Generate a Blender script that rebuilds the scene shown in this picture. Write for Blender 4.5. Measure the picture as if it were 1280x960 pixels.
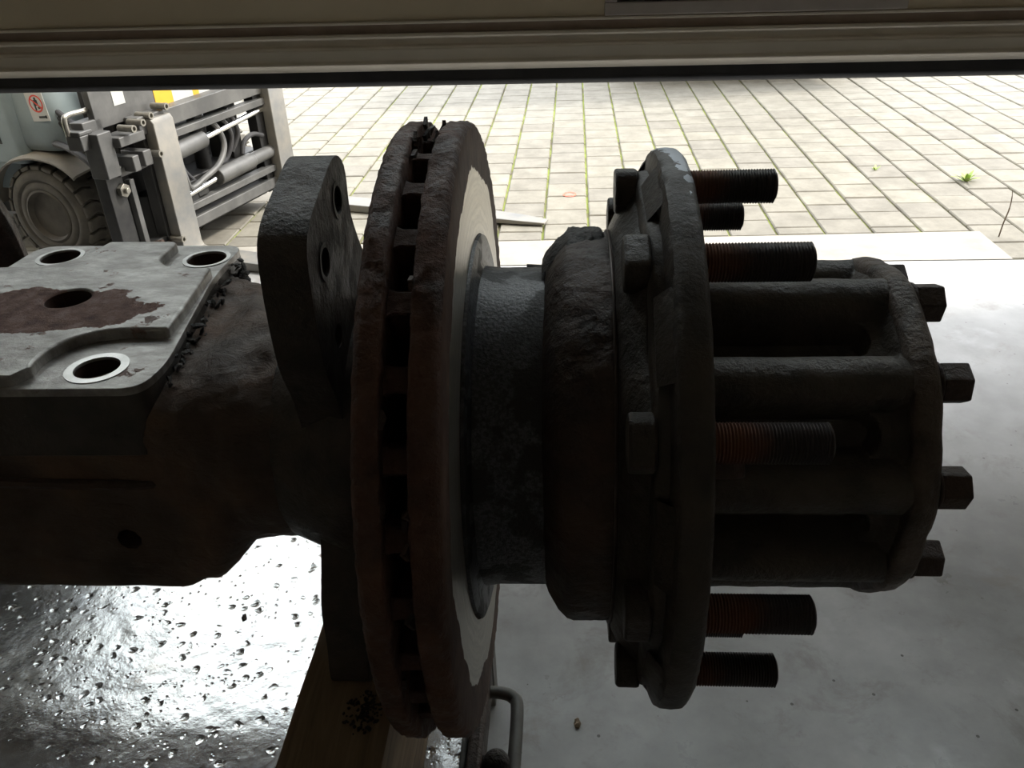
import bpy, bmesh, math, random
from mathutils import Vector, Matrix, noise
random.seed(7)
PI = math.pi
for o in list(bpy.data.objects): bpy.data.objects.remove(o)
sc = bpy.context.scene
C = sc.collection
# ------------------------------------------------------------------ camera
FPX = 1040.0
cam = bpy.data.cameras.new('camera'); cam.sensor_fit = 'HORIZONTAL'; cam.sensor_width = 36.0
cam.lens = FPX/1280*36; cam.clip_start = 0.02; cam.clip_end = 200
co = bpy.data.objects.new('camera', cam); C.objects.link(co)
Rm = Matrix(((0.9977591347834917, 0.002793725577393777, 0.06684986203049395),
             (0.05620675290685691, 0.5070264315234332, -0.8600959241063062),
             (-0.036297518975343133, 0.8619259787441215, 0.5057332273859639)))
co.matrix_world = Matrix.Translation((0, 0, 1.30)) @ Rm.to_4x4()
sc.camera = co
# ------------------------------------------------------------------ sky, sun, exposure
w = bpy.data.worlds.new('sky'); sc.world = w; w.use_nodes = True
wn = w.node_tree; bg = wn.nodes['Background']
tc = wn.nodes.new('ShaderNodeTexCoord'); sep = wn.nodes.new('ShaderNodeSeparateXYZ')
rmp = wn.nodes.new('ShaderNodeValToRGB')
wn.links.new(tc.outputs['Generated'], sep.inputs[0]); wn.links.new(sep.outputs['Z'], rmp.inputs[0])
rmp.color_ramp.elements[0].color = (1.0, 0.98, 0.95, 1); rmp.color_ramp.elements[1].color = (0.86, 0.92, 1.0, 1)
wn.links.new(rmp.outputs[0], bg.inputs[0]); bg.inputs[1].default_value = 3.6
sun = bpy.data.lights.new('sun', 'SUN'); sun.energy = 4.0; sun.angle = math.radians(9); sun.color = (1, .95, .86)
so = bpy.data.objects.new('sun', sun); C.objects.link(so)
sdir = Vector((math.sin(math.radians(72))*math.cos(math.radians(46)), math.cos(math.radians(72))*math.cos(math.radians(46)), math.sin(math.radians(46))))
so.rotation_euler = sdir.to_track_quat('Z', 'Y').to_euler(); so.location = (3, 6, 6)
sc.view_settings.view_transform = 'Standard'; sc.view_settings.look = 'None'
sc.view_settings.exposure = 0.22; sc.view_settings.gamma = 1.0; sc.view_settings.use_curve_mapping = False

# ------------------------------------------------------------------ materials
class NT:
    def __init__(s, name):
        s.m = bpy.data.materials.new(name); s.m.use_nodes = True; s.t = s.m.node_tree
        s.b = s.t.nodes['Principled BSDF']; s.tc = s.t.nodes.new('ShaderNodeTexCoord'); s.obj = s.tc.outputs['Object']
    def n(s, k, **kw):
        x = s.t.nodes.new(k)
        for a, v in kw.items(): setattr(x, a, v)
        return x
    def l(s, a, b): s.t.links.new(a, b)
    def noise(s, scale, detail=5, rough=.6, vec=None, dist=0):
        x = s.n('ShaderNodeTexNoise'); x.inputs['Scale'].default_value = scale; x.inputs['Detail'].default_value = detail
        x.inputs['Roughness'].default_value = rough; x.inputs['Distortion'].default_value = dist
        s.l(vec or s.obj, x.inputs['Vector']); return x.outputs['Fac']
    def vor(s, scale, vec=None):
        x = s.n('ShaderNodeTexVoronoi'); x.inputs['Scale'].default_value = scale; s.l(vec or s.obj, x.inputs['Vector']); return x.outputs['Distance']
    def ramp(s, fac, stops):
        x = s.n('ShaderNodeValToRGB'); e = x.color_ramp.elements
        e[0].position, e[0].color = stops[0][0], col(stops[0][1]); e[1].position, e[1].color = stops[-1][0], col(stops[-1][1])
        for p, c in stops[1:-1]:
            k = e.new(p); k.color = col(c)
        s.l(fac, x.inputs[0]); return x.outputs[0]
    def mix(s, f, a, b, t='MIX'):
        x = s.n('ShaderNodeMix', data_type='RGBA', blend_type=t)
        for v, i in ((f, 0), (a, 6), (b, 7)):
            if hasattr(v, 'links'): s.l(v, x.inputs[i])
            else: x.inputs[i].default_value = v if i == 0 else col(v)
        return x.outputs[2]
    def math(s, op, a, b=None, c=None):
        x = s.n('ShaderNodeMath', operation=op)
        for i, v in enumerate((a, b, c)):
            if v is None: continue
            if hasattr(v, 'links'): s.l(v, x.inputs[i])
            else: x.inputs[i].default_value = v
        return x.outputs[0]
    def bump(s, h, strength=.5, dist=.002, prev=None):
        x = s.n('ShaderNodeBump'); x.inputs['Strength'].default_value = strength; x.inputs['Distance'].default_value = dist
        s.l(h, x.inputs['Height'])
        if prev: s.l(prev, x.inputs['Normal'])
        s.l(x.outputs[0], s.b.inputs['Normal']); return x.outputs[0]
    def set(s, **kw):
        for k, v in kw.items():
            i = s.b.inputs[{'color': 'Base Color', 'rough': 'Roughness', 'metal': 'Metallic', 'spec': 'Specular IOR Level', 'alpha': 'Alpha'}[k]]
            if hasattr(v, 'links'): s.l(v, i)
            else: i.default_value = col(v) if k == 'color' else v
        return s
def col(c):
    if isinstance(c, (int, float)): return (c, c, c, 1)
    return (*c[:3], 1)
def M_generic(name, c1, c2, rough=.6, metal=0, scale=20, bscale=60, bstr=.4, bdist=.002, r2=None, spec=.5):
    t = NT(name); f = t.noise(scale)
    t.set(color=t.ramp(f, [(.35, c1), (.65, c2)]), metal=metal, spec=spec)
    if r2 is None: t.set(rough=rough)
    else: t.set(rough=t.ramp(t.noise(scale*1.7), [(.35, rough), (.65, r2)]))
    if bstr: t.bump(t.noise(bscale, 6, .65), bstr, bdist)
    return t.m
M = {}
M['rust'] = M_generic('rust brown', (.058, .026, .017), (.15, .070, .045), .8, .0, 34, 190, 1.0, .004, r2=.42)
M['rustdark'] = M_generic('rust dark', (.030, .019, .014), (.080, .045, .031), .62, .0, 25, 160, .9, .003, r2=.4)
M['forge'] = M_generic('forged black', (.032, .026, .021), (.070, .052, .040), .6, .0, 34, 130, .9, .003, r2=.38)
M['hub'] = M_generic('greasy casting', (.027, .021, .016), (.056, .042, .031), .58, .0, 28, 150, .9, .003, r2=.38)
M['barrel'] = M_generic('lit casting', (.040, .033, .026), (.092, .073, .056), .55, .0, 24, 140, .9, .003, r2=.36)  # lighter copy of the hub casting; stronger light on the barrel put into its colour
M['endcap'] = M_generic('flaking brown paint', (.055, .040, .030), (.15, .11, .085), .6, .0, 45, 110, 1, .004, r2=.42)
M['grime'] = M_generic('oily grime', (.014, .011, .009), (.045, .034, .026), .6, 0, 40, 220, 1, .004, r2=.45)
M['thread'] = M_generic('stud steel', (.05, .035, .03), (.10, .075, .065), .42, .4, 40, 300, .15, .0005)
def m_thread():
    t = NT('stud thread'); sx = t.n('ShaderNodeSeparateXYZ'); t.l(t.obj, sx.inputs[0])
    oi = t.n('ShaderNodeObjectInfo')
    f = t.math('ADD', t.math('ADD', sx.outputs[0], t.math('MULTIPLY', oi.outputs['Random'], .02)), t.math('MULTIPLY', t.math('SUBTRACT', t.noise(50, 5), .5), .03))
    t.set(color=t.ramp(f, [(.102, (.16, .068, .038)), (.118, (.055, .046, .043))]), rough=t.ramp(f, [(.10, .7), (.12, .42)]), metal=.15)
    t.bump(t.noise(300, 4), .3, .001); return t.m
M['studs'] = m_thread()
M['hole'] = M_generic('hole rust', (.03, .016, .011), (.07, .03, .02), .8, 0, 60, 150, .5, .001)
M['bright'] = M_generic('bright machined ring', (.45, .44, .42), (.62, .6, .58), .35, .85, 50, 300, .2, .0004)
M['rubber'] = M_generic('black rubber', (.028, .028, .031), (.045, .044, .046), .55, 0, 12, 60, .15, .001)
M['tyre'] = M_generic('dusty tyre', (.09, .083, .072), (.17, .155, .13), .85, 0, 9, 60, .4, .003)
M['rim'] = M_generic('dusty rim', (.075, .066, .055), (.13, .115, .095), .7, 0, 12, 60, .2, .002)
M['truckpaint'] = M_generic('blue grey paint', (.25, .31, .33), (.32, .38, .40), .42, 0, 5, 40, .12, .001)
M['fender'] = M_generic('dusty fender', (.19, .175, .15), (.29, .265, .225), .75, 0, 8, 60, .2, .001)
M['blacksteel'] = M_generic('black painted steel', (.014, .014, .015), (.035, .034, .032), .5, .1, 12, 60, .25, .001)
M['greysteel'] = M_generic('grey steel', (.085, .085, .083), (.145, .143, .138), .5, .2, 8, 80, .2, .001)
M['forksteel'] = M_generic('worn fork steel', (.17, .17, .165), (.27, .25, .215), .5, .2, 7, 90, .2, .001)
M['chrome'] = M_generic('chrome rod', (.85, .85, .85), (.9, .9, .9), .08, 1, 10, 60, 0)
M['zinc'] = M_generic('zinc bolt', (.26, .25, .22), (.34, .32, .28), .4, .7, 60, 60, 0)
M['paintgrey'] = M_generic('worn grey enamel', (.10, .095, .085), (.20, .19, .17), .5, .1, 14, 90, .3, .001)
M['doorpanel'] = M_generic('beige door panel', (.62, .52, .37), (.66, .56, .40), .6, 0, 3, 500, .12, .0006)
M['doorrail'] = M_generic('cream aluminium rail', (.72, .65, .54), (.78, .71, .6), .38, .25, 6, 60, .05, .0005)
M['doordark'] = M_generic('brown strip', (.27, .20, .15), (.34, .26, .20), .7, 0, 10, 90, .2, .0006)  # flange strip coloured a darker brown than panel and rail
M['winframe'] = M_generic('grey window frame', (.42, .37, .33), (.48, .43, .38), .5, .2, 8, 60, .05, .0005)
M['wall'] = M_generic('workshop wall', (.40, .355, .30), (.45, .40, .34), .9, 0, 2, 60, .2, .002)
M['ceil'] = M_generic('workshop ceiling', (.40, .375, .34), (.45, .42, .385), .9, 0, 2, 60, .1, .002)
M['render'] = M_generic('outer wall render', (.6, .58, .52), (.66, .64, .58), .9, 0, 2, 60, .2, .002)
M['white'] = M_generic('white label', (.50, .50, .48), (.56, .56, .54), .5, 0, 8, 60, 0)
M['yellow'] = M_generic('yellow label', (.62, .33, .02), (.72, .40, .03), .5, 0, 8, 60, 0)
M['black'] = M_generic('black print', (.02, .02, .02), (.03, .03, .03), .5, 0, 8, 60, 0)
M['red'] = M_generic('red print', (.65, .06, .04), (.75, .09, .06), .5, 0, 8, 60, 0)
M['redpaint'] = M_generic('red marking paint', (.85, .10, .06), (.9, .2, .12), .7, 0, 60, 60, 0)
M['leaf'] = M_generic('weed green', (.22, .34, .06), (.42, .50, .14), .6, 0, 30, 60, 0)
M['stem'] = M_generic('dry stem', (.10, .07, .05), (.16, .12, .08), .8, 0, 30, 60, 0)
M['van'] = M_generic('van white', (.55, .56, .58), (.6, .61, .63), .3, 0, 3, 60, 0)
M['tan'] = M_generic('dry leaf', (.16, .11, .07), (.26, .19, .12), .8, 0, 60, 90, .4, .001)

def m_glass():
    m = bpy.data.materials.new('window pane'); m.use_nodes = True; t = m.node_tree; t.nodes.clear()
    o = t.nodes.new('ShaderNodeOutputMaterial'); mx = t.nodes.new('ShaderNodeMixShader'); a = t.nodes.new('ShaderNodeBsdfTransparent')
    g = t.nodes.new('ShaderNodeBsdfGlossy'); g.inputs['Roughness'].default_value = .03; lw = t.nodes.new('ShaderNodeLayerWeight'); p_ = t.nodes.new('ShaderNodeMath'); p_.operation = 'POWER'; p_.inputs[1].default_value = 5
    f = t.nodes.new('ShaderNodeMath'); f.operation = 'MULTIPLY_ADD'; f.inputs[1].default_value = .9; f.inputs[2].default_value = .04
    t.links.new(lw.outputs['Facing'], p_.inputs[0]); t.links.new(p_.outputs[0], f.inputs[0])
    a.inputs[0].default_value = (.9, .93, .92, 1)
    t.links.new(f.outputs[0], mx.inputs[0]); t.links.new(a.outputs[0], mx.inputs[1]); t.links.new(g.outputs[0], mx.inputs[2]); t.links.new(mx.outputs[0], o.inputs[0])
    return m
M['glass'] = m_glass()

def m_discface():
    t = NT('disc friction face'); sx = t.n('ShaderNodeSeparateXYZ'); t.l(t.obj, sx.inputs[0])
    y, z = sx.outputs[1], sx.outputs[2]
    r = t.math('SQRT', t.math('ADD', t.math('MULTIPLY', y, y), t.math('MULTIPLY', z, z)))
    nz = t.noise(14, 5, .6); r2 = t.math('ADD', r, t.math('MULTIPLY', t.math('SUBTRACT', nz, .5), .035))
    outer = t.math('LESS_THAN', r2, .1825); inner = t.math('GREATER_THAN', r, .1395); mask = t.math('MULTIPLY', outer, inner)
    cmb = t.n('ShaderNodeCombineXYZ'); t.l(t.math('MULTIPLY', r, 14), cmb.inputs[0]); t.l(t.math('MULTIPLY', nz, .3), cmb.inputs[1])
    g = t.noise(22, 3, .6, cmb.outputs[0])
    st = t.ramp(g, [(.3, (.42, .39, .34)), (.7, (.62, .58, .50))])
    rust = t.ramp(t.noise(40), [(.35, (.075, .038, .026)), (.65, (.15, .085, .06))])
    t.set(color=t.mix(mask, rust, st), metal=t.math('MULTIPLY', mask, .85), rough=t.math('SUBTRACT', .72, t.math('MULTIPLY', mask, .36)))
    b1 = t.bump(t.noise(230, 6, .6), .5, .001)
    return t.m
M['discface'] = m_discface()

def m_pad():
    t = NT('spring pad steel'); sx = t.n('ShaderNodeSeparateXYZ'); t.l(t.obj, sx.inputs[0])
    x, y, z = sx.outputs
    dx = t.math('DIVIDE', t.math('ADD', x, .390), .095); dy = t.math('DIVIDE', t.math('SUBTRACT', y, .018), .042)
    d = t.math('SQRT', t.math('ADD', t.math('MULTIPLY', dx, dx), t.math('MULTIPLY', dy, dy)))
    d = t.math('ADD', d, t.math('MULTIPLY', t.math('SUBTRACT', t.noise(30, 6, .65), .5), .9))
    patch = t.math('LESS_THAN', d, .92)
    spots = t.math('GREATER_THAN', t.noise(42, 5, .7), .63)
    up = t.math('GREATER_THAN', z, .074)
    side = t.math('SUBTRACT', 1, up)
    mask = t.math('MAXIMUM', t.math('MULTIPLY', patch, up), t.math('MULTIPLY', spots, .7))
    mp = t.n('ShaderNodeMapping'); mp.inputs['Scale'].default_value = (9, 22, 9); mp.inputs['Rotation'].default_value = (0, 0, .6); t.l(t.obj, mp.inputs[0])
    st = t.ramp(t.noise(3, 6, .7, mp.outputs[0]), [(.32, (.20, .185, .17)), (.5, (.34, .32, .30)), (.66, (.50, .485, .46))])
    rust = t.ramp(t.noise(70, 6), [(.3, (.10, .05, .04)), (.5, (.22, .12, .095)), (.72, (.36, .25, .22))])
    c = t.mix(mask, st, rust); c = t.mix(side, c, t.ramp(t.noise(35), [(.35, (.03, .027, .024)), (.65, (.075, .062, .052))]))
    t.set(color=c, metal=t.math('MULTIPLY', t.math('SUBTRACT', 1, mask), t.math('MULTIPLY', up, .65)), rough=t.math('ADD', .38, t.math('MULTIPLY', mask, .35)))
    b = t.bump(t.math('MULTIPLY', mask, -1), .8, .002)
    b = t.bump(t.math('MULTIPLY', mask, t.noise(120, 7, .75)), .9, .004, b)
    t.bump(t.noise(160, 6, .7), .45, .0014, b)
    return t.m
M['pad'] = m_pad()

def m_beam():
    t = NT('rough axle tube'); f = t.noise(14, 6); 
    c = t.ramp(f, [(.3, (.05, .034, .026)), (.5, (.105, .07, .052)), (.7, (.19, .11, .07))])
    t.set(color=c, rough=t.ramp(t.noise(30), [(.35, .45), (.65, .75)]))
    mp = t.n('ShaderNodeMapping'); mp.inputs['Scale'].default_value = (1, 1, 2.2); t.l(t.obj, mp.inputs[0])
    b = t.bump(t.noise(60, 8, .7, mp.outputs[0], .6), .9, .004)
    t.bump(t.noise(300, 4), .4, .001, b)
    return t.m
M['beam'] = m_beam()

def m_hubring():
    t = NT('oily hub neck'); sx = t.n('ShaderNodeSeparateXYZ'); t.l(t.obj, sx.inputs[0])
    patch = t.ramp(t.noise(26, 5, .6), [(.46, 0.0), (.5, 1.0)])
    sp_ = t.ramp(t.noise(380, 3, .7), [(.42, (.018, .018, .021)), (.6, (.075, .075, .085))])
    t.set(color=t.mix(patch, (.013, .011, .010), sp_), rough=t.math('SUBTRACT', .6, t.math('MULTIPLY', patch, .2)))
    t.bump(t.noise(420, 3), .7, .0008); return t.m
M['neck'] = m_hubring()

def m_hubflange():
    t = NT('hub flange chipped'); sx = t.n('ShaderNodeSeparateXYZ'); t.l(t.obj, sx.inputs[0])
    # bare steel scuff on the rim at the top
    dy = t.math('SUBTRACT', sx.outputs[1], .055); dx = t.math('SUBTRACT', sx.outputs[0], .070)
    d = t.math('ADD', t.math('ABSOLUTE', t.math('MULTIPLY', dx, 6)), t.math('ABSOLUTE', t.math('MULTIPLY', dy, .9)))
    d = t.math('ADD', d, t.math('MULTIPLY', t.math('SUBTRACT', t.noise(90, 5), .5), .12))
    m = t.math('MULTIPLY', t.math('LESS_THAN', d, .082), t.math('GREATER_THAN', sx.outputs[2], .1))
    base = t.ramp(t.noise(28, 6), [(.35, (.028, .022, .017)), (.65, (.058, .044, .033))])
    t.set(color=t.mix(m, base, (.42, .44, .48)), metal=t.math('MULTIPLY', m, .6), rough=t.ramp(t.noise(40), [(.35, .42), (.65, .62)]))
    t.bump(t.noise(170, 6, .65), .6, .0018); return t.m
M['flange'] = m_hubflange()

def m_bench():
    t = NT('pitted bench steel'); 
    wv = t.n('ShaderNodeMapping'); t.l(t.obj, wv.inputs[0])
    v1 = t.n('ShaderNodeTexVoronoi'); v1.inputs['Scale'].default_value = 66
    wj = t.n('ShaderNodeTexNoise'); wj.inputs['Scale'].default_value = 90; t.l(t.obj, wj.inputs['Vector']); va = t.n('ShaderNodeVectorMath', operation='MULTIPLY_ADD'); va.inputs[1].default_value = (.008, .008, 0); t.l(wj.outputs['Color'], va.inputs[0]); t.l(t.obj, va.inputs[2]); t.l(va.outputs[0], v1.inputs['Vector'])
    pit = t.ramp(v1.outputs['Distance'], [(.0, 0.0), (.16, .75), (.3, 1.0)])
    sel = t.math('GREATER_THAN', t.noise(23, 2), .47)
    pit = t.mix(sel, (1, 1, 1), pit)
    big = t.noise(11, 3, .5); med = t.noise(45, 4, .6)
    mp = t.n('ShaderNodeMapping'); mp.inputs['Scale'].default_value = (120, 2.5, 1); mp.inputs['Rotation'].default_value = (0, 0, .35); t.l(t.obj, mp.inputs[0]); mp.inputs['Scale'].default_value = (60, 6, 1)
    scr = t.noise(1.2, 4, .7, mp.outputs[0])
    c = t.ramp(t.noise(9, 6, .65), [(.3, (.74, .74, .75)), (.52, (.84, .83, .81)), (.72, (.92, .91, .89))])
    c = t.mix(t.ramp(t.noise(13, 6, .7), [(.62, 0.0), (.7, .35)]), c, (.42, .30, .22))
    t.set(color=c, metal=.9, rough=t.ramp(scr, [(.3, .20), (.7, .27)]))
    v2 = t.n('ShaderNodeTexVoronoi'); v2.inputs['Scale'].default_value = 150; t.l(t.obj, v2.inputs['Vector'])
    p2 = t.mix(t.math('GREATER_THAN', t.noise(31, 2), .5), (1, 1, 1), t.ramp(v2.outputs['Distance'], [(.0, 0.0), (.14, .8), (.28, 1.0)]))
    b = t.bump(pit, .55, .0035); b = t.bump(p2, .5, .0018, b); b = t.bump(big, .32, .010, b); t.bump(med, .3, .003, b)
    return t.m
M['bench'] = m_bench()

def m_wood():
    t = NT('oily timber'); mp = t.n('ShaderNodeMapping'); mp.inputs['Scale'].default_value = (28, 2.2, 28); t.l(t.obj, mp.inputs[0])
    g = t.noise(2.2, 7, .65, mp.outputs[0], .8)
    c = t.ramp(g, [(.3, (.16, .11, .065)), (.5, (.29, .205, .125)), (.72, (.42, .31, .19))])
    c = t.mix(t.ramp(t.noise(9, 5, .6), [(.5, 0.0), (.66, .75)]), c, (.035, .026, .02))
    t.set(color=c, rough=.62); t.bump(g, .5, .002); return t.m
M['wood'] = m_wood()

def m_floor():
    t = NT('grey concrete floor'); 
    c = t.ramp(t.noise(2.6, 8, .65), [(.32, (.23, .225, .215)), (.5, (.33, .325, .312)), (.68, (.44, .435, .42))])
    st = t.ramp(t.noise(7, 8, .7, None, .4), [(.53, 0.0), (.68, .7)])
    c = t.mix(st, c, (.20, .175, .15))
    c = t.mix(t.ramp(t.noise(30, 8, .75), [(.62, 0.0), (.72, .5)]), c, (.15, .12, .10))
    c = t.mix(t.ramp(t.noise(5, 8, .6), [(.6, 0.0), (.72, .5)]), c, (.55, .55, .56))
    v = t.n('ShaderNodeTexVoronoi'); v.inputs['Scale'].default_value = 16; t.l(t.obj, v.inputs['Vector'])
    c = t.mix(t.math('LESS_THAN', v.outputs['Distance'], .05), c, (.10, .09, .08))
    t.set(color=c, rough=t.ramp(t.noise(4, 6, .7), [(.35, .26), (.65, .46)]), spec=.55)
    t.bump(t.noise(60, 6), .12, .001); return t.m
M['floor'] = m_floor()
def m_curb():
    t = NT('threshold concrete'); c = t.ramp(t.noise(5, 8, .65), [(.3, (.30, .275, .235)), (.7, (.42, .39, .34))])
    t.set(color=c, rough=.75); t.bump(t.noise(70, 6), .3, .001); return t.m
M['curb'] = m_curb()
def m_paver(big=False):
    t = NT('concrete paver'); oi = t.n('ShaderNodeObjectInfo')
    geo = t.n('ShaderNodeNewGeometry')
    n1 = t.noise(7, 6, .7, geo.outputs['Position']); 
    c = t.ramp(n1, [(.3, (.175, .162, .132)), (.5, (.228, .212, .176)), (.7, (.285, .268, .225))])
    br = t.ramp(oi.outputs['Random'], [(0, (.88, .87, .87)), (1, (1.08, 1.07, 1.03))])
    if not big: c = t.mix(1.0, c, br, 'MULTIPLY')
    sp = t.math('LESS_THAN', t.vor(38, geo.outputs['Position']), .07)
    c = t.mix(sp, c, (.12, .11, .09))
    t.set(color=c, rough=.8); t.bump(t.noise(150, 5, .6, geo.outputs['Position']), .35, .0015); return t.m
M['paver'] = m_paver(); M['paverbig'] = m_paver(True)
def m_moss():
    t = NT('mossy joint soil'); c = t.ramp(t.noise(3.5, 6, .7), [(.36, (.16, .13, .095)), (.47, (.20, .21, .07)), (.60, (.30, .36, .07))])
    t.set(color=c, rough=.95); t.bump(t.noise(150, 5), .8, .004); return t.m
M['moss'] = m_moss()

# ------------------------------------------------------------------ mesh helpers
def link(name, bm, mat, parent=None, smooth=True, bevel=0, seg=2, loc=None, angle=35):
    bmesh.ops.recalc_face_normals(bm, faces=bm.faces)
    me = bpy.data.meshes.new(name); bm.to_mesh(me); bm.free()
    o = bpy.data.objects.new(name, me); C.objects.link(o)
    for mm in (mat if isinstance(mat, (list, tuple)) else [mat]): me.materials.append(mm)
    if parent is not None: o.parent = parent
    if loc is not None: o.location = loc
    if bevel:
        b = o.modifiers.new('bevel', 'BEVEL'); b.width = bevel; b.segments = seg; b.limit_method = 'ANGLE'; b.angle_limit = math.radians(40)
    if smooth:
        me.shade_smooth()
        try: me.set_sharp_from_angle(angle=math.radians(angle))
        except Exception: pass
    return o
def thing(name, label, cat, loc=(0, 0, 0), rz=0, group=None):
    o = bpy.data.objects.new(name, None); C.objects.link(o); o.location = loc; o.rotation_euler = (0, 0, rz)
    o['label'] = label; o['category'] = cat; o.empty_display_size = .05
    if group: o['group'] = group
    return o
def tag(o, label, cat, group=None):
    o['label'] = label; o['category'] = cat
    if group: o['group'] = group
    return o
def struct(o): o['kind'] = 'structure'; return o
def box(bm, x0, x1, y0, y1, z0, z1, mat=None):
    r = bmesh.ops.create_cube(bm, size=1, matrix=Matrix.Translation(((x0+x1)/2, (y0+y1)/2, (z0+z1)/2)) @ Matrix.Diagonal((abs(x1-x0), abs(y1-y0), abs(z1-z0), 1)))
    if mat is not None: bmesh.ops.transform(bm, matrix=mat, verts=r['verts'], space=Matrix())
    return r['verts']
def bbox(*a):
    bm = bmesh.new(); box(bm, *a); return bm
def cyl(bm, p0, p1, r, r2=None, n=24):
    p0, p1 = Vector(p0), Vector(p1); d = p1-p0
    m = Matrix.Translation((p0+p1)/2) @ d.to_track_quat('Z', 'Y').to_matrix().to_4x4()
    return bmesh.ops.create_cone(bm, cap_ends=True, segments=n, radius1=r, radius2=r if r2 is None else r2, depth=d.length, matrix=m)['verts']
def tube(bm, pts, r, n=10, sub=6):
    pts = [Vector(p) for p in pts]; P = []
    for i in range(len(pts)-1):
        a = pts[max(i-1, 0)]; b = pts[i]; c = pts[i+1]; d = pts[min(i+2, len(pts)-1)]
        for k in range(sub):
            t = k/sub; P.append(.5*((2*b)+(c-a)*t+(2*a-5*b+4*c-d)*t*t+(3*b-a-3*c+d)*t**3))
    P.append(pts[-1]); rings = []; up = Vector((0, 0, 1)); prev = None
    for i, p in enumerate(P):
        tg = (P[min(i+1, len(P)-1)]-P[max(i-1, 0)]).normalized()
        if prev is None:
            nrm = tg.cross(up) if abs(tg.dot(up)) < .95 else tg.cross(Vector((1, 0, 0)))
        else: nrm = prev-tg*prev.dot(tg)
        nrm.normalize(); prev = nrm; bn = tg.cross(nrm)
        rr = r[min(i*len(r)//len(P), len(r)-1)] if isinstance(r, (list, tuple)) else r
        rings.append([bm.verts.new(p+nrm*rr*math.cos(2*PI*k/n)+bn*rr*math.sin(2*PI*k/n)) for k in range(n)])
    for a, b in zip(rings, rings[1:]):
        for k in range(n): bm.faces.new((a[k], a[(k+1) % n], b[(k+1) % n], b[k]))
    bm.faces.new(rings[0]); bm.faces.new(rings[-1][::-1])
# angle 0 points from the axle towards the photographer, +90 is up and away
TC = Vector((0, -.8366, .5478)); VC = Vector((0, .5478, .8366))
def pol(x, r, th): return Vector((x, 0, 0))+TC*(r*math.cos(th))+VC*(r*math.sin(th))
def revolve(bm, prof, n=96, rf=None, closed=False, amp=0, nsc=60, seed=0, cap=True, fine=0):
    rings = []
    for j, (x, r) in enumerate(prof):
        ring = []
        for i in range(n):
            th = 2*PI*i/n; rr = r; xx = x
            if rf: rr = rf(x, r, th)
            p = pol(xx, rr, th)
            if amp:
                k = noise.fractal((p+Vector((seed, 0, 0)))*nsc, 1.0, 2.0, 4)*amp
                k2 = noise.fractal((p+Vector((seed+9, 3, 0)))*nsc, 1.0, 2.0, 4)*amp*.6
                if fine: k += max(-.3, noise.noise((p+Vector((seed, 5, 0)))*260))*fine; k2 += noise.noise((p+Vector((seed, 8, 0)))*240)*fine*.5
                p = pol(xx+k2, rr+k, th)
            ring.append(bm.verts.new(p))
        rings.append(ring)
    pr = list(zip(rings, rings[1:]))
    if closed: pr.append((rings[-1], rings[0]))
    for a, b in pr:
        for i in range(n): bm.faces.new((a[i], a[(i+1) % n], b[(i+1) % n], b[i]))
    if cap and not closed:
        bm.faces.new(rings[0]); bm.faces.new(rings[-1][::-1])
    return rings
def plate(outline, holes, axis, a0, a1, hn=28):
    """outline: 2D points; holes: (u, v, r); extruded along axis 'X' (u=Y, v=Z) or 'Z' (u=X, v=Y) from a0 to a1, holes cut through"""
    bm = bmesh.new()
    def P(u, v, a): return Vector((a, u, v)) if axis == 'X' else Vector((u, v, a))
    loops = [list(outline)]+[[(hx+hr*math.cos(2*PI*k/hn), hy+hr*math.sin(2*PI*k/hn)) for k in range(hn)] for hx, hy, hr in holes]
    lay = []
    for a in (a0, a1):
        tmp = bmesh.new(); ed = []; idx = []
        for L in loops:
            vs = [tmp.verts.new(P(u, v, a)) for u, v in L]; idx.append(vs)
            ed += [tmp.edges.new((vs[i], vs[(i+1) % len(vs)])) for i in range(len(vs))]
        bmesh.ops.triangle_fill(tmp, edges=ed, use_beauty=True, use_dissolve=False)
        tmp.verts.index_update(); vm = [bm.verts.new(v.co) for v in tmp.verts]
        for f in tmp.faces: bm.faces.new([vm[v.index] for v in f.verts])
        lay.append([[vm[v.index] for v in L] for L in idx]); tmp.free()
    for L0, L1 in zip(*lay):
        for i in range(len(L0)):
            j = (i+1) % len(L0); bm.faces.new((L0[i], L0[j], L1[j], L1[i]))
    return bm
def roundpoly(pts, r, n=5):
    out = []; N = len(pts)
    for i in range(N):
        p = Vector(pts[i]); a = Vector(pts[i-1]); b = Vector(pts[(i+1) % N])
        rr = r[i] if isinstance(r, (list, tuple)) else r
        da = (a-p); db = (b-p); la = min(rr, da.length*.45); lb = min(rr, db.length*.45)
        s = p+da.normalized()*la; e = p+db.normalized()*lb
        for k in range(n+1):
            t = k/n; q = s*(1-t)**2+p*2*t*(1-t)+e*t*t; out.append((q.x, q.y))
    return out
def ringmesh(bm, c, axis, r0, r1, h, n=32):
    """flat ring, hole radius r0"""
    q = Vector(axis).to_track_quat('Z', 'Y').to_matrix(); c = Vector(c); R = []
    for (r, z) in ((r0, 0), (r1, 0), (r1, h), (r0, h)):
        R.append([bm.verts.new(c+q @ Vector((r*math.cos(2*PI*k/n), r*math.sin(2*PI*k/n), z))) for k in range(n)])
    for j in range(4):
        a, b = R[j], R[(j+1) % 4]
        for i in range(n): bm.faces.new((a[i], a[(i+1) % n], b[(i+1) % n], b[i]))
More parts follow.
